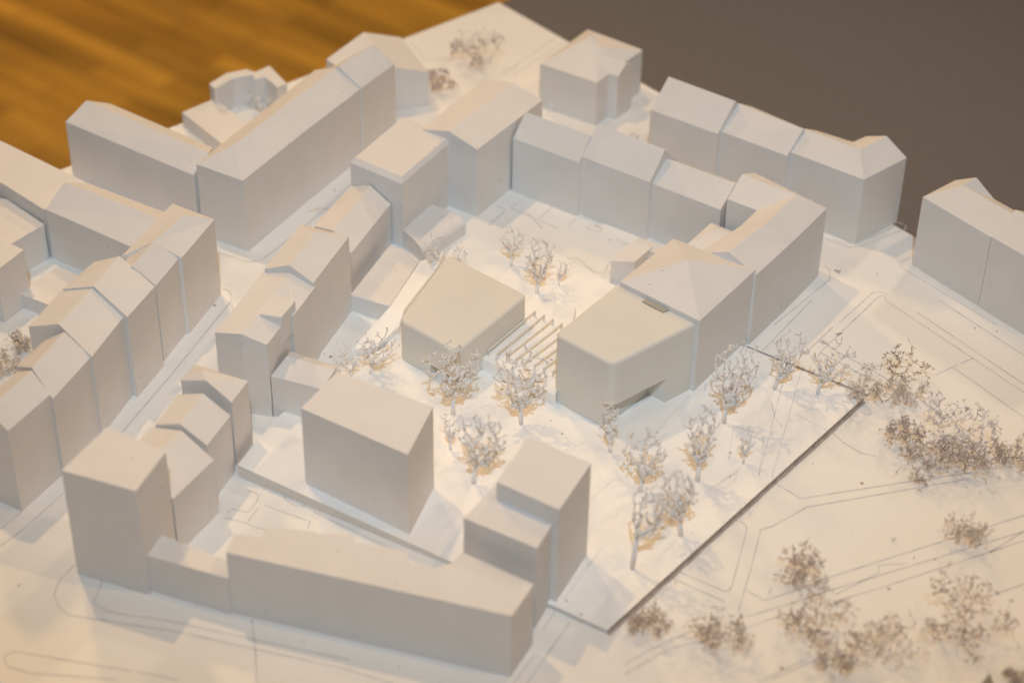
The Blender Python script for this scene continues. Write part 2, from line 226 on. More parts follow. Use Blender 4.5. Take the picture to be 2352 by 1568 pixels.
{"n":"model_house","l":"white gabled house at the left end of the rear row against the dark surface","p":[[0.09367,1.21125,0.05078],[0.13856,1.17998,0.05078],[0.15053,1.19652,0.06742],[0.1625,1.21305,0.05078],[0.11871,1.24721,0.05078],[0.10619,1.22923,0.06742]],"loop":[0,1,2,3,4,5],"f":[[0,1,2,5],[3,4,5,2]],"z":0.0},
{"n":"model_house","l":"white gabled house in the middle of the rear row against the dark surface","p":[[0.14006,1.18402,0.05078],[0.18334,1.15281,0.05078],[0.19465,1.16771,0.06339],[0.20595,1.18261,0.05078],[0.16483,1.21838,0.05078],[0.15244,1.2012,0.06339]],"loop":[0,1,2,3,4,5],"f":[[0,1,2,5],[3,4,5,2]],"z":0.0},
{"n":"model_house","l":"white L shaped corner house at the right end of the rear row","p":[[0.18484,1.15689,0.05178],[0.23101,1.12286,0.05178],[0.26375,1.15173,0.05178],[0.25057,1.16354,0.06157],[0.23994,1.17911,0.05178],[0.22991,1.17109,0.05178],[0.20606,1.18568,0.05178],[0.19545,1.17129,0.06157],[0.23016,1.14505,0.06157]],"loop":[0,1,2,3,4,5,6,7],"f":[[0,1,8,7],[1,2,3,8],[3,4,5,8],[5,6,7,8]],"z":0.0},
{"n":"model_house","l":"white corner house at the right whose roof turns towards the dark surface","p":[[0.26611,1.09991,0.05371],[0.30234,1.05374,0.05371],[0.31662,1.06495,0.06434],[0.3309,1.07615,0.05371],[0.31263,1.09895,0.05371],[0.30115,1.108,0.06434],[0.29123,1.1214,0.05371],[0.29001,1.09842,0.06434]],"loop":[0,1,2,3,4,5,6],"f":[[0,1,2,7],[2,3,4,7],[4,5,7],[5,6,0,7]],"z":0.0},
{"n":"model_house","l":"white gabled house cut by the right picture edge","p":[[0.30235,1.05285,0.05471],[0.33671,1.01022,0.05471],[0.35102,1.02626,0.06634],[0.36533,1.04231,0.05471],[0.33391,1.0812,0.05471],[0.31813,1.06702,0.06634]],"loop":[0,1,2,3,4,5],"f":[[0,1,2,5],[3,4,5,2]],"z":0.0}],"X":{"board":[[-0.01611,1.46975,0.0],[0.60497,0.75088,0.0],[-0.10847,0.12358,0.0],[-0.72955,0.84244,0.0]],"table":[[0.88646,2.30256,-0.021],[2.58626,0.33515,-0.021],[0.4835,-1.51374,-0.021],[-1.2163,0.45367,-0.021]],"wooddir":-0.6589,"plate":[[0.14733,1.00075,0.003],[0.21474,0.95206,0.003],[0.05298,0.74983,0.003],[0.02627,0.76638,0.003],[-0.03256,0.8005,0.0035],[-0.1563,0.8713,0.0088],[-0.14898,0.88787,0.0085],[-0.13782,0.9199,0.006],[-0.10703,0.96668,0.004],[-0.0805,0.99245,0.003],[-0.07129,1.0146,0.003],[-0.0518,1.08953,0.003],[0.01706,1.11341,0.003],[0.05792,1.07345,0.003],[0.11692,1.01685,0.003]],"gap":[[[0.14768,1.00522,0.0],[0.21823,0.95767,-0.0]]],"A":[[-0.0694,0.98245,0.03271],[-0.03279,0.95116,0.03271],[0.00923,1.01156,0.03271],[-0.04234,1.05475,0.03271]],"Alow":[[-0.05545,0.97227,0.003],[-0.04165,0.97885,0.003]],"Az":0.0116,"Bz":0.0214,"B":[[0.02478,0.94415,0.0525],[0.05881,0.91511,0.0525],[0.11132,0.95872,0.0525],[0.06573,0.99962,0.0525]],"Blow":[[0.06152,0.92529,0.003],[0.08282,0.95131,0.003],[0.09537,0.94167,0.003]],"Bnotch":[[0.07811,0.97785,0.0525],[0.09008,0.96706,0.0525],[0.09462,0.96982,0.0525],[0.08248,0.98097,0.0525]],"hall":[[-0.02013,0.9743,0.003],[0.02667,0.93736,0.003],[0.04049,1.02838,0.003],[0.01041,1.03614,0.003]],"fin0":[[-0.01458,0.97538,0.0165],[0.0145,1.0181,0.0165]],"finstep":[[0.00564,-0.00285,0.0],[0.00559,-0.00426,-0.0]],"podium":[[-0.10357,1.03594,0.01313],[-0.08182,1.02526,0.01313],[-0.0777,1.02418,0.01313],[-0.06193,1.07423,0.01313],[-0.07427,1.08966,0.01313],[-0.08232,1.09222,0.01313]],"strip":[[-0.10022,0.98803,0.0045],[-0.08414,0.99233,0.0045],[-0.07101,1.00813,0.009],[-0.06818,1.02168,0.0124],[-0.04953,1.06925,0.0124],[-0.04506,1.08868,0.0124],[-0.06127,1.07549,0.0124],[-0.07757,1.02502,0.0124]],"barrel":[[-0.07505,1.10909,0.0],[-0.0327,1.12692,0.0]],"barrelbase":[[-0.07434,1.10905,0.0],[-0.04279,1.16594,0.0]],"barreld":0.0277,"barrelL":0.0358,"M4":[[-0.11932,0.98698,0.05388],[-0.14261,0.92607,0.05388],[-0.1576,0.9295,0.05888],[-0.1745,0.93739,0.05388],[-0.15253,1.00252,0.05388],[-0.13546,0.99351,0.05888]],"dormer":[[-0.12916,0.96129,0.06053],[-0.13587,0.94449,0.06053],[-0.14917,0.94854,0.05973],[-0.14258,0.97009,0.05973]],"bay":[[-0.13033,0.95465,0.05388],[-0.13642,0.94438,0.05388]],"villa":{"F":[[0.01689,1.30147,0.03613],[0.05833,1.27436,0.03613],[0.0939,1.32551,0.03613],[0.05332,1.35631,0.03613]],"n1":[0.06892,1.28755,0.03613],"w1":[0.07533,1.28683,0.03613],"w2":[0.08169,1.30525,0.03913],"w3":[0.06277,1.31172,0.04413],"ap":[0.05452,1.32165,0.04913],"ap2":[0.06335,1.31205,0.04463],"h":0.03612527045755439},"box1":[[0.02413,1.29546,0.006],[0.03243,1.29339,0.006],[0.03485,1.29822,0.006],[0.02714,1.30222,0.006]],"box2":[[0.08198,1.25132,0.006],[0.08821,1.24749,0.006],[0.08963,1.25385,0.006],[0.08454,1.25775,0.006]],"gr":[[[0.1575,1.00097],[0.19461,1.05722]],[[0.18271,0.99732],[0.20493,1.02767]],[[0.20951,1.03241],[0.23536,1.06631],[0.23786,1.06778],[0.24075,1.06787],[0.24547,1.06464]],[[0.1988,1.00758],[0.23812,1.06125],[0.24072,1.0635],[0.24297,1.06318],[0.24332,1.05781],[0.28917,0.99755],[0.31463,0.96336]],[[0.26143,1.04611],[0.31629,0.97188]],[[0.19369,1.0003],[0.1988,1.00758]],[[0.19369,1.0003],[0.23601,0.96103],[0.24714,0.95217],[0.24871,0.9456]],[[0.1988,1.00758],[0.22804,0.97865],[0.24607,0.95881],[0.27671,0.92051]],[[0.26284,0.97935],[0.279,0.99093]],[[0.28013,0.99132],[0.28917,0.99755]],[[0.27569,0.987],[0.3099,0.9392]],[[0.27792,1.05985],[0.32209,1.00155]],[[0.26708,1.10933],[0.26173,1.10498],[0.25869,1.10032],[0.25927,1.09621],[0.31084,1.03327]],[[0.15299,0.87454],[0.16677,0.86113],[0.22271,0.87545],[0.26982,0.88688]],[[0.15935,0.84544],[0.16936,0.85366],[0.26687,0.88126]],[[0.15935,0.84544],[0.14748,0.83654],[0.1415,0.83369],[0.13297,0.8006],[0.12849,0.78582],[0.13829,0.7773],[0.15555,0.78522],[0.17226,0.79467],[0.2029,0.80897],[0.24537,0.82834],[0.29252,0.85024]],[[0.12594,0.8418],[0.13065,0.84078],[0.13365,0.83659],[0.13329,0.83233],[0.12173,0.78763],[0.11964,0.78427],[0.11775,0.78357],[0.0929,0.79887]],[[0.08847,0.79406],[0.11716,0.77571]],[[0.12849,0.78582],[0.1239,0.76878]],[[0.06168,0.72852],[0.07812,0.74115],[0.09844,0.7535]],[[0.06143,0.72129],[0.08518,0.7401],[0.11251,0.74948],[0.14634,0.76615]],[[0.12811,0.76478],[0.15177,0.77505],[0.17399,0.7857],[0.20332,0.79844],[0.28985,0.83659]],[[0.17865,0.77862],[0.20195,0.78841],[0.28833,0.82881]],[[0.12929,0.71643],[0.16035,0.7371]],[[0.13743,0.71961],[0.16657,0.73725]],[[0.17729,0.7825],[0.20313,0.80045],[0.20444,0.80656],[0.21964,0.80833]],[[0.2673,0.81851],[0.28985,0.83659]],[[0.25999,0.78336],[0.2815,0.79382]],[[0.19017,0.9244],[0.19776,0.91191],[0.20664,0.90277],[0.21524,0.89991]],[[-0.18912,1.05766],[-0.18508,1.05589],[-0.18221,1.05034],[-0.18195,1.04381],[-0.21062,0.96092],[-0.22965,0.90943]],[[-0.28014,0.80899],[-0.27172,0.82045],[-0.25361,0.85409]],[[-0.28309,0.82257],[-0.27413,0.83725]],[[-0.19665,1.09914],[-0.17643,1.08892],[-0.16779,1.09116],[-0.16018,1.10332],[-0.12992,1.15587],[-0.11595,1.18664]],[[0.21165,1.12977],[0.2259,1.11957],[0.23438,1.12091],[0.2686,1.14355],[0.26925,1.14794],[0.26436,1.15173]],[[0.20788,1.09702],[0.21021,1.09195],[0.21031,1.08583],[0.2082,1.07967],[0.16747,1.02883]],[[-0.23643,0.7952],[-0.24243,0.78192],[-0.24315,0.77204],[-0.23866,0.76245],[-0.23234,0.7567],[-0.1735,0.74582],[-0.08042,0.72058],[0.02831,0.67514]],[[-0.21904,0.78285],[-0.22098,0.76588],[-0.21096,0.75946],[-0.1788,0.75368],[-0.08095,0.72754]],[[-0.13509,0.75554],[-0.13094,0.73474],[-0.12711,0.71005]],[[-0.19252,0.71707],[-0.25572,0.72945],[-0.25882,0.72726],[-0.25958,0.72373],[-0.25646,0.71865],[-0.24447,0.71439],[-0.19851,0.71073]],[[-0.18944,0.71674],[-0.16742,0.7111]],[[-0.15948,0.83585],[-0.14764,0.83172],[-0.14065,0.82792],[-0.13449,0.82589]],[[-0.1386,0.84697],[-0.11335,0.83462]],[[-0.14138,0.8449],[-0.14644,0.83264]],[[-0.14936,0.85903],[-0.14527,0.85785],[-0.14263,0.85489],[-0.14354,0.84801],[-0.14718,0.84049],[-0.1565,0.84312],[-0.1588,0.8399]],[[-0.11155,0.83449],[-0.11212,0.82782]],[[-0.12771,0.8553],[-0.12669,0.85121],[-0.11988,0.84639],[-0.11627,0.84649],[-0.11537,0.8497]],[[-0.11042,0.84169],[-0.09022,0.82886],[-0.06735,0.81461]],[[-0.09022,0.82886],[-0.08976,0.83064]],[[-0.00164,1.15982],[-0.00277,1.1612],[0.00546,1.1713]],[[-0.00164,1.15982],[0.0302,1.13587]],[[0.02598,1.16278],[0.01713,1.14735]],[[0.04293,1.14922],[0.03677,1.13906]],[[0.04982,1.13653],[0.05842,1.13189],[0.06018,1.13687],[0.05322,1.14258],[0.04982,1.13653]],[[0.07129,1.12645],[0.07008,1.12252],[0.07748,1.11793]],[[0.00311,1.11935],[0.00963,1.10803],[0.0182,1.10641],[0.03312,1.09931],[0.04273,1.10056],[0.05305,1.08498],[0.0604,1.08336],[0.06394,1.09654]],[[-0.01775,1.13724],[-0.00603,1.15764],[-0.01275,1.16351]],[[0.00832,1.1561],[0.01931,1.13551]],[[0.21525,1.12989],[0.22548,1.12381],[0.23493,1.12518],[0.26258,1.14772]],[[0.0333,0.75773],[0.01084,0.7135]],[[0.01933,0.75248],[0.03361,0.78275]],[[0.01459,0.73316],[0.00409,0.71333]],[[-0.01106,1.34858],[0.02978,1.40945]],[[-0.00368,1.34636],[0.0373,1.40311]],[[-0.08343,1.39716],[-0.07084,1.36909],[-0.04493,1.37263]],[[-0.03456,1.45181],[-0.01007,1.45696]]],"gp":[[[0.08281,0.90891],[0.1084,0.95093]],[[0.12752,0.89076],[0.13296,0.92226]],[[0.1148,0.86405],[0.13163,0.88022]],[[0.15126,0.87475],[0.17935,0.97846]],[[0.14417,0.87756],[0.16987,0.97817]],[[0.13296,0.92226],[0.15034,0.91322],[0.14417,0.87756]],[[-0.07982,0.95842],[-0.07352,0.97545]],[[-0.04727,0.93749],[-0.03998,0.9478]],[[-0.00173,0.90564],[0.01137,0.92092],[0.05444,0.89728]],[[0.01501,1.04508],[0.01604,1.03457]],[[0.02736,1.04547],[0.0273,1.03667]],[[0.02885,1.03847],[0.02977,1.02459]],[[0.01604,1.04512],[0.02738,1.04902]],[[0.11797,0.95494],[0.119,0.96236]],[[0.1574,0.94575],[0.15857,0.93106],[0.16221,0.92151]],[[0.17064,0.93466],[0.17998,0.92684],[0.18872,0.91909]],[[-0.14878,0.87405],[-0.14345,0.89236]],[[-0.14403,0.86994],[-0.1418,0.89144]],[[-0.04563,0.84547],[-0.02478,0.83218]],[[-0.03669,0.85488],[-0.01784,0.84905]],[[-0.05161,0.81652],[-0.03056,0.81307]],[[-0.04611,0.83573],[-0.02641,0.82531]],[[0.02635,0.77438],[0.04824,0.8059]],[[0.02986,0.77196],[0.053,0.81532]],[[0.04653,0.85365],[0.05915,0.86972]]],"trees":[["w",-0.00141,1.08594,0.003,0.0299,0.0079,0.0081],["w",0.01572,1.05544,0.003,0.037,0.009,0.0117],["w",0.02978,1.06526,0.003,0.0183,0.0033,0.0083],["w",-0.05253,1.07174,0.003,0.0302,0.0055,0.0063],["w",-0.03691,1.07407,0.003,0.0225,0.0089,0.0076],["w",-0.08665,0.96586,0.003,0.0294,0.0067,0.0188],["w",-0.09766,0.96266,0.003,0.0189,0.0117,0.0078],["w",-0.03445,0.92791,0.003,0.0466,0.0157,0.0145],["w",0.00634,0.92003,0.003,0.05,0.0173,0.0157],["w",-0.035,0.89516,0.003,0.0257,0.0053,0.0068],["w",-0.02061,0.86576,0.003,0.0427,0.0085,0.0198],["w",0.12734,0.92513,0.003,0.0536,0.008,0.0169],["w",0.16068,0.95867,0.003,0.0376,0.0031,0.0181],["w",0.18668,0.95492,0.003,0.0349,0.0062,0.0196],["w",0.07506,0.86147,0.003,0.0393,0.0118,0.0143],["w",0.10811,0.87147,0.003,0.048,0.0096,0.0093],["w",0.1357,0.88793,0.003,0.0233,0.0056,0.0069],["w",0.09585,0.82472,0.003,0.0419,0.0154,0.0073],["w",0.0678,0.7973,0.003,0.0534,0.002,0.0202],["w",0.05858,0.89584,0.003,0.0327,0.0067,0.0056],["w",-0.1888,1.28114,0.0,0.0198,0.0112,0.0118],["t",-0.30146,0.98627,0.0,0.0189,0.0109,0.0036],["t",-0.30746,0.96305,0.0,0.0212,0.0123,0.0082],["b",-0.03405,1.3603,0.0,0.0425,0.0148,0.0197],["b",-0.06482,1.32192,0.0,0.0225,0.0063,0.0167],["p",0.22634,0.95122,0.0,0.0338,0.0222,-0.0021],["p",0.22806,0.95244,0.0,0.021,0.0005,0.0232],["b",0.23364,0.97368,0.0,0.0287,0.0084,0.0251],["g",0.25383,0.90412,-0.0,0.0419,0.012,0.029],["b",0.245,0.91169,0.0,0.0299,0.0241,-0.002],["b",0.24337,0.88841,0.0,0.026,0.0178,0.0168],["b",0.26499,0.8875,0.0,0.0295,0.0148,0.0148],["b",0.2903,0.89587,0.0,0.0246,0.0139,0.0159],["b",0.15531,0.79183,0.0,0.0341,0.0092,0.0143],["b",0.15902,0.74942,0.0,0.0419,0.0148,0.0206],["b",0.17295,0.72408,0.0,0.0345,0.0123,0.0114],["b",0.10653,0.74064,0.0,0.034,0.0089,0.0191],["b",0.07141,0.75093,0.0,0.0294,0.0067,0.013],["p",0.19325,0.73793,0.0,0.0368,0.0133,0.0248],["b",0.24101,0.75276,0.0,0.0434,0.0215,0.0233],["p",0.24966,0.82567,0.0,0.0248,0.0066,0.017],["p",0.26149,0.71913,0.0,0.0152,0.0061,0.0079]],"twigs":[[0.14161,0.78353,0.0],[0.21422,0.8261,0.0],[0.21531,1.09068,0.0],[0.20785,1.02046,0.0],[-0.14212,1.15016,-0.0]],"pyr":[[0.24337,0.72047,0.0]],"focus":1.2342}}'''
D = json.loads(DATA); X = D['X']; random.seed(4)
# wooden floor far below
bm = bmesh.new(); bmesh.ops.create_grid(bm, x_segments=1, y_segments=1, size=6); bmesh.ops.translate(bm, verts=bm.verts, vec=(0, 3, -.75))
tag(bm_obj('floor', bm, wood_mat(X['wooddir'])), kind='structure')
# dark table under the model
bm = prism([tuple(p) for p in X['table']], -.05); bevel(bm, .001, 1)
tag(bm_obj('display_table', bm, M_taupe), label='large dark taupe tabletop under and behind the white model', category='table')
# base board
bm = prism([(p[0], p[1], 0) for p in X['board']], -.0205); bevel(bm, .0008, 2)
base = tag(bm_obj('ground', bm, M_board), kind='structure')
bm_obj('engraved_lines', ribbon(X['gr'], .00058, .00012), M_line, base)
bm_obj('joint_gap', ribbon([[p[:2] for p in g] for g in X['gap']], .0018, .00025), M_gap, base)
# insert plate: its own board set into the base
pl = [tuple(p) for p in X['plate']]
bm = prism(pl, -.0005)
bmesh.ops.triangulate(bm, faces=[f for f in bm.faces if f.normal.z > .5])
me_side = bm.copy()
bmesh.ops.delete(bm, geom=[f for f in bm.faces if f.normal.z < .5], context='FACES')
bmesh.ops.delete(me_side, geom=[f for f in me_side.faces if f.normal.z > .5], context='FACES')
plate = tag(bm_obj('pavement', bm, M_plate), kind='structure')
po = bm_obj('board_side', me_side, M_edge, plate)
po.data.materials.append(M_terr)
for p in po.data.polygons:
    c = p.center
    if c.x < -.02 or (c.x < .05 and c.y < .82 and p.normal.y < -.5 and p.normal.x < 0) or p.normal.y > .3: p.material_index = 1
bm_obj('engraved_lines', ribbon(X['gp'], .00036, .0031), M_line2, plate)
bm_obj('edge_strip', ribbon([[(X['plate'][1][0]+.0006, X['plate'][1][1]-.0006), (X['plate'][2][0]+.0006, X['plate'][2][1]-.0006)]], .0022, .0003), M_edge, plate)  # flat taupe strip along the diagonal joint, widening the visible board edge
# ------------------------------------------------------------------ buildings
for b in D['B']:
    cat = {'model_house': 'model house', 'model_tower': 'model tower', 'model_shed': 'model shed'}[b['n']]
    t = house(b['n'], b['l'], cat, b['p'], b['loop'], b['f'], -.0002)
    if b.get('extra') == 'dormer':
        O = t.location
        d = [Vector(p) for p in X['dormer']]; dz = .020
        bm = prism([tuple(p) for p in d], d[0].z-dz); bevel(bm, .0005, 2)
        bm_obj('dormer', bm, M_plaster, t, O)
# villa at the back: hip roof body with a wing
v = X['villa']; F = [Vector(p) for p in v['F']]
t = thing('model_house', 'white villa with a hip roof and side wing standing free at the back', 'model house', F[0])
n1, w1, w2, w3, ap, ap2 = [Vector(v[k]) for k in ('n1', 'w1', 'w2', 'w3', 'ap', 'ap2')]
pts = [F[0], F[1], F[2], F[3], ap, ap2]
bm = prism([tuple(p) for p in pts], 0, [0, 1, 2, 3], [[0, 1, 4], [1, 2, 5, 4], [2, 3, 5], [3, 0, 4, 5]]); bevel(bm, .00035, 2)
a, b = split_top(bm); bm_obj('wall', a, M_plaster, t, F[0]); bm_obj('roof', b, M_plaster, t, F[0])
u = (F[2]-F[1]).normalized(); inn = (F[0]-F[1]).normalized()
s0 = (n1-F[1]).dot(u); s1 = (w2-F[1]).dot(u)
wd = (w1-F[1]); off = -wd.dot(inn) if wd.dot(inn) < 0 else .005
off = min(max(off, .004), .008)
hz = v['h']
A_ = F[1]+u*s0-inn*off; B_ = F[1]+u*(s0+.021)-inn*off
p0, p1, p2, p3 = A_, B_, B_+inn*.022, A_+inn*.022
pm0 = (p0+p1)/2; pm1 = (p2+p3)/2
pts = [(p0.x, p0.y, hz), (p1.x, p1.y, hz), (p2.x, p2.y, hz), (p3.x, p3.y, hz), (pm0.x, pm0.y, hz+.006), (pm1.x, pm1.y, hz+.0065)]
bm = prism(pts, 0, [0, 4, 1, 2, 5, 3], [[0, 4, 5, 3], [4, 1, 2, 5]]); bevel(bm, .00035, 2)
bm_obj('side_wing', bm, M_plaster, t, F[0])
for k, lb in (('box1', 'tiny white box at the foot of the free standing villa'), ('box2', 'tiny grey white box on the ground between the villa and the rear row')):
    P = X[k]; bm = prism([tuple(p) for p in P], 0); bevel(bm, .0004, 1)
    tag(bm_obj('model_shed', bm, M_plaster), label=lb, category='model shed')
# podium, strip and barrel annex beside the chamfered block
bm = prism([tuple(p) for p in X['podium']], 0); bevel(bm, .0006, 2)
tag(bm_obj('model_terrace', bm, M_plaster), label='low flat white terrace at the foot of the gabled house and the chamfered block', category='model terrace')
bm = prism([tuple(p) for p in X['strip']], 0); bevel(bm, .0005, 2)
tag(bm_obj('model_ramp', bm, M_plate), label='long narrow white slab running along the left side of the smaller cream block', category='model slab')
wf, wr = [Vector(p) for p in X['barrelbase']]; ul = (wr-wf).normalized(); pr = Vector((ul.y, -ul.x, 0))
near = Vector((-.0603, 1.0906, 0)); far = Vector(X['barrel'][1])
bm = bmesh.new(); rings = []
for s in range(2):
    inner = wf+ul*(.0375 if s else .0005); outer = far if s else near
    ring = [bm.verts.new((inner.x, inner.y, 0)), bm.verts.new((inner.x, inner.y, .0140))]
    for k in range(0, 11):
        a = k/10*math.pi/2; f = .45+.55*math.sin(a); z = .0075+.0065*math.cos(a)
        p = inner.lerp(outer, f); ring.append(bm.verts.new((p.x, p.y, z)))
    ring.append(bm.verts.new((outer.x, outer.y, 0))); rings.append(ring)
n = len(rings[0])
for i in range(n): bm.faces.new((rings[0][i], rings[0][(i+1) % n], rings[1][(i+1) % n], rings[1][i]))
bm.faces.new(rings[0]); bm.faces.new(list(reversed(rings[1]))); bmesh.ops.recalc_face_normals(bm, faces=bm.faces)
tag(bm_obj('model_annex', bm, M_plaster), label='low round edged white annex along the right foot of the chamfered block', category='model annex')
# ------------------------------------------------------------------ cream design blocks
def rounded(pts, z0, w):
    bm = prism(pts, z0); bm.edges.ensure_lookup_table()
    es = [e for e in bm.edges if abs(e.verts[0].co.z-e.verts[1].co.z) > .01]
    bmesh.ops.bevel(bm, geom=es, offset=w, segments=9, affect='EDGES', profile=.5, clamp_overlap=True)
    zt = max(v.co.z for v in bm.verts)-.002
    es = [e for e in bm.edges if min(v.co.z for v in e.verts) > zt]
    bmesh.ops.bevel(bm, geom=es, offset=.0021, segments=7, affect='EDGES', profile=.5, clamp_overlap=True)
    bmesh.ops.recalc_face_normals(bm, faces=bm.faces)
    for f in bm.faces: f.smooth = True
    return bm
def block(label, top, zo, cutter, w):
    P = [Vector(p) for p in top]; O = (P[0].x, P[0].y, .003)
    t = thing('model_block', label, 'model block', O)
    bm = rounded([tuple(p) for p in P], .0026, w)
    o = bm_obj('body', bm, M_cream, t, O)
    cb = prism([(p.x, p.y, zo) for p in cutter], -.01)
    c = bm_obj('cutter', cb, None, None, O); c.location = O
    o.parent = None; o.location = O
    md = o.modifiers.new('b', 'BOOLEAN'); md.operation = 'DIFFERENCE'; md.object = c; md.solver = 'EXACT'
    bpy.context.view_layer.update()
    me = bpy.data.meshes.new_from_object(o.evaluated_get(bpy.context.evaluated_depsgraph_get()))
    o.modifiers.clear(); o.data = me; o.location = (0, 0, 0); o.parent = t
    bpy.data.objects.remove(c)
    for p in me.polygons: p.use_smooth = True
    try: me.set_sharp_from_angle(angle=R(30))
    except Exception: pass
    if not me.materials: me.materials.append(M_cream)
    return t, o
A4 = X['A']; P = [Vector(p) for p in A4]
fr = (P[2]-P[1]).normalized(); fl = (P[0]-P[1]).normalized()
cutA = [P[0].lerp(P[1], .52)-fr*.01, P[0].lerp(P[1], .52), P[0].lerp(P[1], .60)+fr*.012, P[1]+fr*.014, P[1]+fr*.014-fl*.01, P[1]-fl*.01-fr*.01]
block('smaller rounded cream block with a cut ground corner, left of the slatted hall', A4, X['Az'], cutA, .0042)
B4 = X['B']; P = [Vector(p) for p in B4]
fr = (P[2]-P[1]).normalized(); fl = (P[0]-P[1]).normalized()
c0, c1, c2 = [Vector(p) for p in X['Blow']]
cutB = [c0-fr*.01, c0, c1, c2, c2-fl*.012, P[1]-fl*.012-fr*.012]
tB, oB = block('larger rounded cream block with an undercut entrance beside the pyramid roofed house', B4, X['Bz'], cutB, .0048)
# roof recess of the larger block: its shade painted as a slightly raised darker panel
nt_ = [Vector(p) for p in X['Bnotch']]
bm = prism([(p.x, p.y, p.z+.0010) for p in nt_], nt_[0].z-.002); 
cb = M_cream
bm_obj('roof_recess_shade', bm, mat('shaded recess cream', (.42, .39, .32), .6), tB, (P[0].x, P[0].y, .003))
# slatted hall between them
H = [Vector(p) for p in X['hall']]
t = thing('model_hall', 'low hall with a row of thin cream fins between the two cream blocks', 'model hall', H[0])
bm = prism([(p.x, p.y, .0118) for p in H], .0028); bevel(bm, .0004, 1)
bm_obj('roof_slab', bm, M_plate, t, H[0])
n0, f0 = [Vector(p) for p in X['fin0']]; sn, sf = [Vector(p) for p in X['finstep']]
for k in range(9):
    a = n0+sn*k; b = f0+sf*k; d = (b-a).normalized(); nn = Vector((-d.y, d.x, 0))*.0004
    bm = bmesh.new()
    # frame: post, beam, post
    ztop = .0160
    def bar(p, q, zl, zh, rise=0):
        vs = []
        for (s, sgn) in ((p, 1), (p, -1), (q, -1), (q, 1)):
            for z in (zl, zh): vs.append(bm.verts.new((s.x+nn.x*sgn, s.y+nn.y*sgn, z)))
        for f in ((0, 2, 4, 6), (1, 3, 5, 7), (0, 1, 3, 2), (2, 3, 5, 4), (4, 5, 7, 6), (6, 7, 1, 0)): bm.faces.new([vs[i] for i in f])
    bar(a, b, ztop-.0012, ztop)
    bar(a, a+d*.0012, .0031, ztop-.0011)
    bar(b-d*.0018, b, .0031, ztop-.0011)
    bmesh.ops.recalc_face_normals(bm, faces=bm.faces)
    bm_obj('fin', bm, M_cream, t, H[0])
# ------------------------------------------------------------------ trees
def tube(bm, p, q, r0, r1, n=5, cap=True):
    d = (q-p)
    if d.length < 1e-7: return
    d.normalize(); a = d.orthogonal().normalized(); b = d.cross(a)
    A = [bm.verts.new(p+(a*math.cos(2*math.pi*i/n)+b*math.sin(2*math.pi*i/n))*r0) for i in range(n)]
    B = [bm.verts.new(q+(a*math.cos(2*math.pi*i/n)+b*math.sin(2*math.pi*i/n))*r1) for i in range(n)]
    for i in range(n): bm.faces.new((A[i], A[(i+1) % n], B[(i+1) % n], B[i]))
    if cap: bm.faces.new(list(reversed(A))); bm.faces.new(B)
def knob(bm, p, r):
    g_ = bmesh.ops.create_icosphere(bm, subdivisions=1, radius=r, matrix=Matrix.Translation(p))
    for vv in g_['verts']: vv.co += Vector((random.uniform(-1, 1), random.uniform(-1, 1), random.uniform(-1, 1)))*r*.3
def rndvec(): 
    while True:
        v = Vector((random.uniform(-1, 1), random.uniform(-1, 1), random.uniform(-1, 1)))
        if .1 < v.length < 1: return v.normalized()
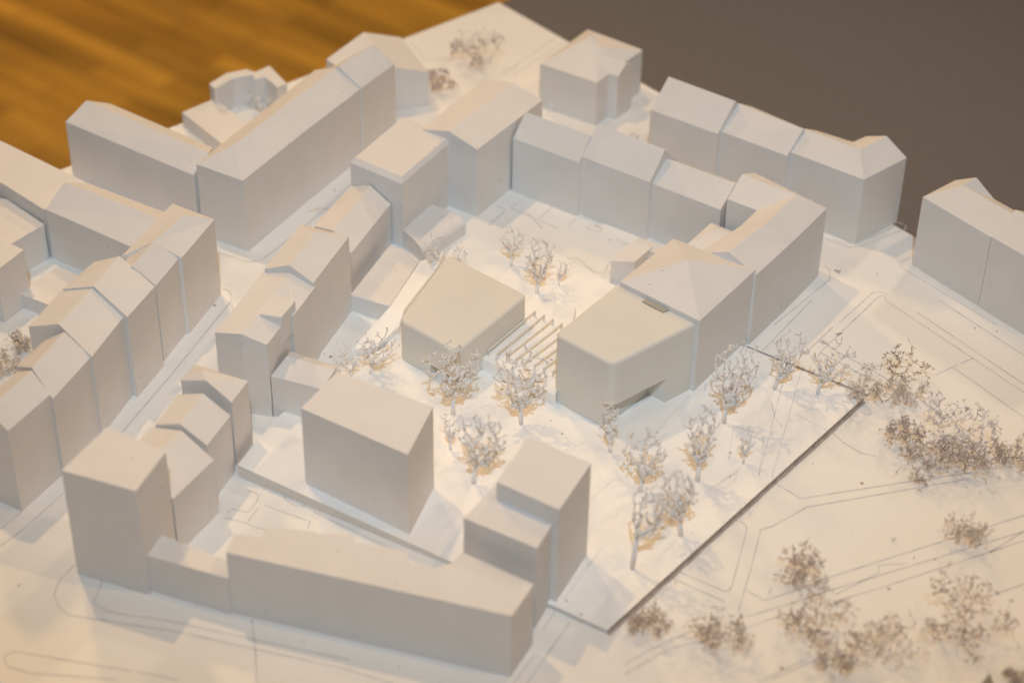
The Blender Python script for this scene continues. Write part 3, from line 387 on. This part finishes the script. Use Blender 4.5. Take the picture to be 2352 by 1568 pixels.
def white_tree(seed, base, h, wl, wr, label, group, thin=False):
    random.seed(seed)
    B = Vector(base); t = thing('model_tree', label, 'model tree', B, group)
    c = Vector(((wr-wl)/2, 0, 0)); rad = (wl+wr)/2
    # crown ellipsoid
    cc = Vector((c.x*.9, 0, h*.62)); ax = Vector((rad*1.22, rad*1.05, h*.50))
    tr = bmesh.new(); cr = bmesh.new()
    k = max(.6, min(1.05, h/.04)); r0 = .0014*k
    th = h*random.uniform(.19, .27)
    if 'long bare trunk' in label: th = h*.40
    p1 = Vector((c.x*.15+random.uniform(-1, 1)*.0005, random.uniform(-1, 1)*.0005, th))
    tube(tr, Vector((0, 0, -.0005)), p1, r0, r0*.85, 8)
    bm_obj('trunk', tr, M_tree, t, smooth=True)
    nodes = []
    nt = int(115*(k**1.3)*(rad/.013)**.8)
    tg = []
    for i in range(nt):
        v = rndvec()*random.uniform(.55, 1)
        tg.append(Vector((cc.x+v.x*ax.x, cc.y+v.y*ax.y, cc.z+v.z*ax.z)))
    tg = [q for q in tg if q.z > th*1.25]
    for q in tg:
        f = min(1.12, .22+.95*max(0, (q.z-th)/(h-th))**.8); q.x = c.x*.5+(q.x-c.x*.5)*f; q.y *= f
    main = random.choice((3, 4, 4, 5))
    for i in range(main):
        a = 2*math.pi*(i+random.random()*.6)/main
        q = Vector((cc.x+math.cos(a)*rad*.45, cc.y+math.sin(a)*rad*.4, th+(h-th)*random.uniform(.35, .6)))
        mid = p1.lerp(q, .5)+Vector((math.cos(a), math.sin(a), 0))*rad*.08
        tube(cr, p1-Vector((0, 0, .0004)), mid, r0*.76, r0*.66, 6); tube(cr, mid, q, r0*.66, r0*.55, 6)
        nodes += [(mid, r0*.5, 1), (q, r0*.45, 1)]
    tg.sort(key=lambda q: (q-p1).length)
    for q in tg:
        best = min(nodes, key=lambda nd: (nd[0]-q).length+.5*max(0, nd[0].z-q.z+.002)+nd[2]*.0004)
        p, r, dep = best
        r *= .94
        L = (q-p).length; r1 = max(r*.80, r0*.33)
        mid = p.lerp(q, .55)+rndvec()*L*.10+Vector((0, 0, -L*.06))
        tube(cr, p, mid, r*.85, r1); tube(cr, mid, q, r1, r1*.9)
        nodes.append((mid, r1, dep+1)); nodes.append((q, r1*.9, dep+1))
        for s in range(random.choice((1, 1, 2, 2))):
            dd = ((q-mid).normalized()*.7+rndvec()*.5+Vector((0, 0, .9))).normalized()
            e = q+dd*random.uniform(.0010, .0024)*k
            tube(cr, q, e, r1*.9, r1*.85, 4)
            if random.random() < .75: knob(cr, e, random.uniform(.0005, .00078)*k)
    bm_obj('crown', cr, M_tree, t, smooth=True)
    return t
def dry_plant(seed, base, h, wl, wr, label, mt, group, dens=1.0, thick=1.0):
    """fan like sprig of dried statice: sprays of fine forks ending in tiny clusters"""
    random.seed(seed); B = Vector(base); t = thing('dried_plant', label, 'model plant', B, group)
    rad = (wl+wr)/2*1.2; cx = (wr-wl)/2; h *= .95
    st = bmesh.new(); cr = bmesh.new()
    root = Vector((0, 0, 0)); top = Vector((cx*.3, 0, h*.2))
    tube(st, root, top, .00042*thick, .00036*thick, 5); bm_obj('stem', st, mt, t, smooth=True)
    nodes = [(top, .00030*thick)]
    lobes = []
    nl = random.choice((5, 6, 7)) if rad > .011 else 3
    for i in range(nl):
        a = 2*math.pi*(i+random.uniform(-.3, .3))/nl
        rr = random.uniform(.45, .85)
        lobes.append((Vector((cx+math.cos(a)*rad*rr, math.sin(a)*rad*rr*.8, h*random.uniform(.25, .8))),
                      Vector((rad*random.uniform(.22, .5), rad*random.uniform(.2, .45), h*random.uniform(.15, .35)))))
    lobes.append((Vector((cx*.6, 0, h*.45)), Vector((rad*.45, rad*.4, h*.3))))
    n = int(210*dens)
    tg = []
    for i in range(n):
        if i % 6 < 1: v = rndvec()*random.uniform(.3, 1.0); tg.append(Vector((cx+v.x*rad, v.y*rad*.9, h*.5+v.z*h*.48)))
        else:
            lc, la = random.choice(lobes); v = rndvec()*random.uniform(.3, 1.15)
            tg.append(Vector((lc.x+v.x*la.x, lc.y+v.y*la.y, max(.001, lc.z+v.z*la.z))))
    for i in range(int(5*dens)):
        v = rndvec(); tg.append(Vector((cx+v.x*rad*1.1, v.y*rad*.95, abs(v.z)*h)))
    # leave gaps: drop targets in a few random holes
    holes = [Vector((cx+random.uniform(-1, 1)*rad*.8, random.uniform(-.6, .6)*rad, h*random.uniform(.3, 1))) for _ in range(4)]
    tg = [q for q in tg if min((q-hh).length for hh in holes) > rad*.20 and q.z > .0008]
    tg.sort(key=lambda q: (q-top).length)
    for q in tg:
        p, r = min(nodes, key=lambda nd: (nd[0]-q).length)
        L = (q-p).length; r1 = max(r*.8, .00011*thick)
        mid = p.lerp(q, .5)+rndvec()*L*.15
        tube(cr, p, mid, r*.9, r1, 4, False); tube(cr, mid, q, r1, r1*.8, 4, False); nodes += [(mid, r1), (q, r1)]
        for s in range(random.choice((2, 3, 4, 5))):
            dd = (rndvec()+(q-mid).normalized()*.7).normalized()
            e = q+dd*random.uniform(.0008, .0020)
            tube(cr, q, e, .00010*thick, .00013*thick, 3, False)
            for z in range(2):
                e2 = e+rndvec()*.0007; tube(cr, e, e2, .00012*thick, .00008, 3, False)
            if random.random() < .55: knob(cr, e, random.uniform(.00018, .00030)*thick)
    bm_obj('crown', cr, mt, t, smooth=True)
    return t
TL = [
"white round headed tree in the courtyard, farthest behind the cream blocks",
"tall white tree with three knobbed arms in the courtyard behind the slatted hall",
"small sparse white tree just right of the three armed courtyard tree",
"slim white tree at the left rear corner of the smaller cream block",
"knobbly white tree crown peeping over the rear corner of the smaller cream block",
"white forked tree standing left of the smaller cream block by the narrow slab",
"bushy low white tree half hidden behind the cube shaped tower",
"white tree in front of the undercut corner of the smaller cream block",
"big white tree standing in front of the slatted hall",
"slender white tree between the cube tower and the big tree pair",
"large spreading white tree right of the cube tower, in front of the slender one",
"tall leaning white tree in front of the pyramid roofed house wall",
"white tree closest to the dark joint beside the L shaped house street",
"white open branched tree beside the dark joint corner",
"large white tree in front of the undercut entrance of the larger cream block",
"medium white oval tree in the middle of the plaza before the larger cream block",
"smallest white tree on the plaza next to the short upright line",
"dense white tree near the diagonal joint, lower right of the plaza group",
"tall white tree with a long bare trunk, lowest on the plaza",
"thin white tree right at the base of the larger cream block",
"tiny white tree in front of the angular block at the rear left edge",
"pale thorny plant peeping out from behind the left diagonal row",
"pale sprawling plant at the left picture edge beside the diagonal row",
"tall brownish plant on the far corner of the board",
"small brown plant behind the right wall of the bright roofed house",
"pale plant leaning left from a thin stem right of the joint corner",
"pale low plant spreading right beside the joint corner",
"brown fan shaped twig plant above the pale ones right of the joint corner",
"grey lilac airy plant in the middle of the big plant cluster at right",
"brown curled plant at the left end of the big plant cluster",
"brown dense plant at the lower left of the big plant cluster",
"brown dense plant at the lower centre of the big plant cluster",
"brown plant at the right picture edge ending the big plant cluster",
"small brown round plant in the park, uppermost of the lower chain",
"largest brown loose plant in the middle of the lower park chain",
"dark brown drooping plant at the bottom of the lower park chain",
"pinkish brown plant on the curved road at the bottom of the park",
"small brown plant just outside the lower end of the diagonal joint",
"pale wide plant right of the largest brown one in the lower park",
"large dense brown plant at the lower right of the park",
"pale thin plant standing alone on the right side of the park",
"pale plant cut by the bottom right corner of the picture"
]
for i, (k, x, y, z, h, wl, wr) in enumerate(X['trees']):
    lb = TL[i]
    if k == 'w': white_tree(20+i, (x, y, z), h, wl, wr, lb, 'white branching trees on the model')
    elif k == 't': dry_plant(20+i, (x, y, z), h*.9, wl, wr, lb, M_pale, 'dried plants on the model', .5, 1.3)
    elif k == 'b': dry_plant(20+i, (x, y, z), h*.8, wl, wr, lb, M_rust if 'fan shaped' in lb else M_brown, 'dried plants on the model', .4 if 'fan shaped' in lb else .85+max(0, (wl+wr)-.03)*25)
    elif k == 'g': dry_plant(20+i, (x, y, z), h*.9, wl, wr, lb, M_grey, 'dried plants on the model', 1.2)
    elif k == 'p': dry_plant(20+i, (x, y, z), h*.8, wl, wr, lb, M_pale, 'dried plants on the model', .8)
# little twigs and crumbs
TW = ['short upright white twig lying in the lower park area', 'forked white twig lying in the park area', 'tiny bent twig fragment on the road right of the L shaped corner house', 'small wire like twig fragment on the plaza', 'thin curved orange fibre on the street beside the rear left row']
for i, p in enumerate(X['twigs']):
    random.seed(90+i); bm = bmesh.new(); P0 = Vector((0, 0, .0004)); L = .006 if i < 2 else .003
    if i == 4:
        q = P0
        for s in range(8):
            a = -2.3-.18*s; e = q+Vector((-math.cos(a)*.0022, -math.sin(a)*.0022, 0)); tube(bm, q, e, .00013, .00013, 4); q = e
    else:
        for s in range(3 if i < 2 else 6):
            d = rndvec(); d.z = abs(d.z)*(.9 if i < 2 else .3)+.05
            if i < 2: d = (d*.5+Vector((.1, 0, 1))).normalized()
            tube(bm, P0, P0+d*L*random.uniform(.5, 1), .00035, .0002, 4)
    o = tag(bm_obj('twig', bm, [M_tree, M_tree, M_brown, M_brown, mat('orange fibre', (.62, .33, .10))][i]), label=TW[i], category='twig')
    o.location = p
# tan cone cut by the bottom edge
p = Vector(X['pyr'][0]); bm = bmesh.new(); bmesh.ops.create_cone(bm, segments=4, radius1=.008, radius2=.0002, depth=.018, cap_ends=True); bmesh.ops.translate(bm, verts=bm.verts, vec=(0, 0, .009))
o = tag(bm_obj('paper_cone', bm, M_tan), label='tan pointed paper piece at the bottom right picture edge', category='paper piece'); o.location = (p.x+.001, p.y-.012, 0)
# crumbs of dust
random.seed(7); bm = bmesh.new()
C0 = [Vector(X['board'][i]) for i in (0, 1, 3)]
for i in range(420):
    x = random.uniform(-.3, .33); y = random.uniform(.7, 1.4); r = random.choice((.00012, .00018, .00025, .0004))
    knob(bm, Vector((x, y, r*.6 if not (-.02 < x < .15 and .8 < y < .95) else .003+r*.6)), r)
tag(bm_obj('dust_crumbs', bm, mat('dark crumbs', (.20, .15, .11))), kind='stuff', label='scattered dark crumbs on the white ground', category='crumbs')
S.render.engine = 'CYCLES'
S.cycles.max_bounces = 8; S.cycles.diffuse_bounces = 6
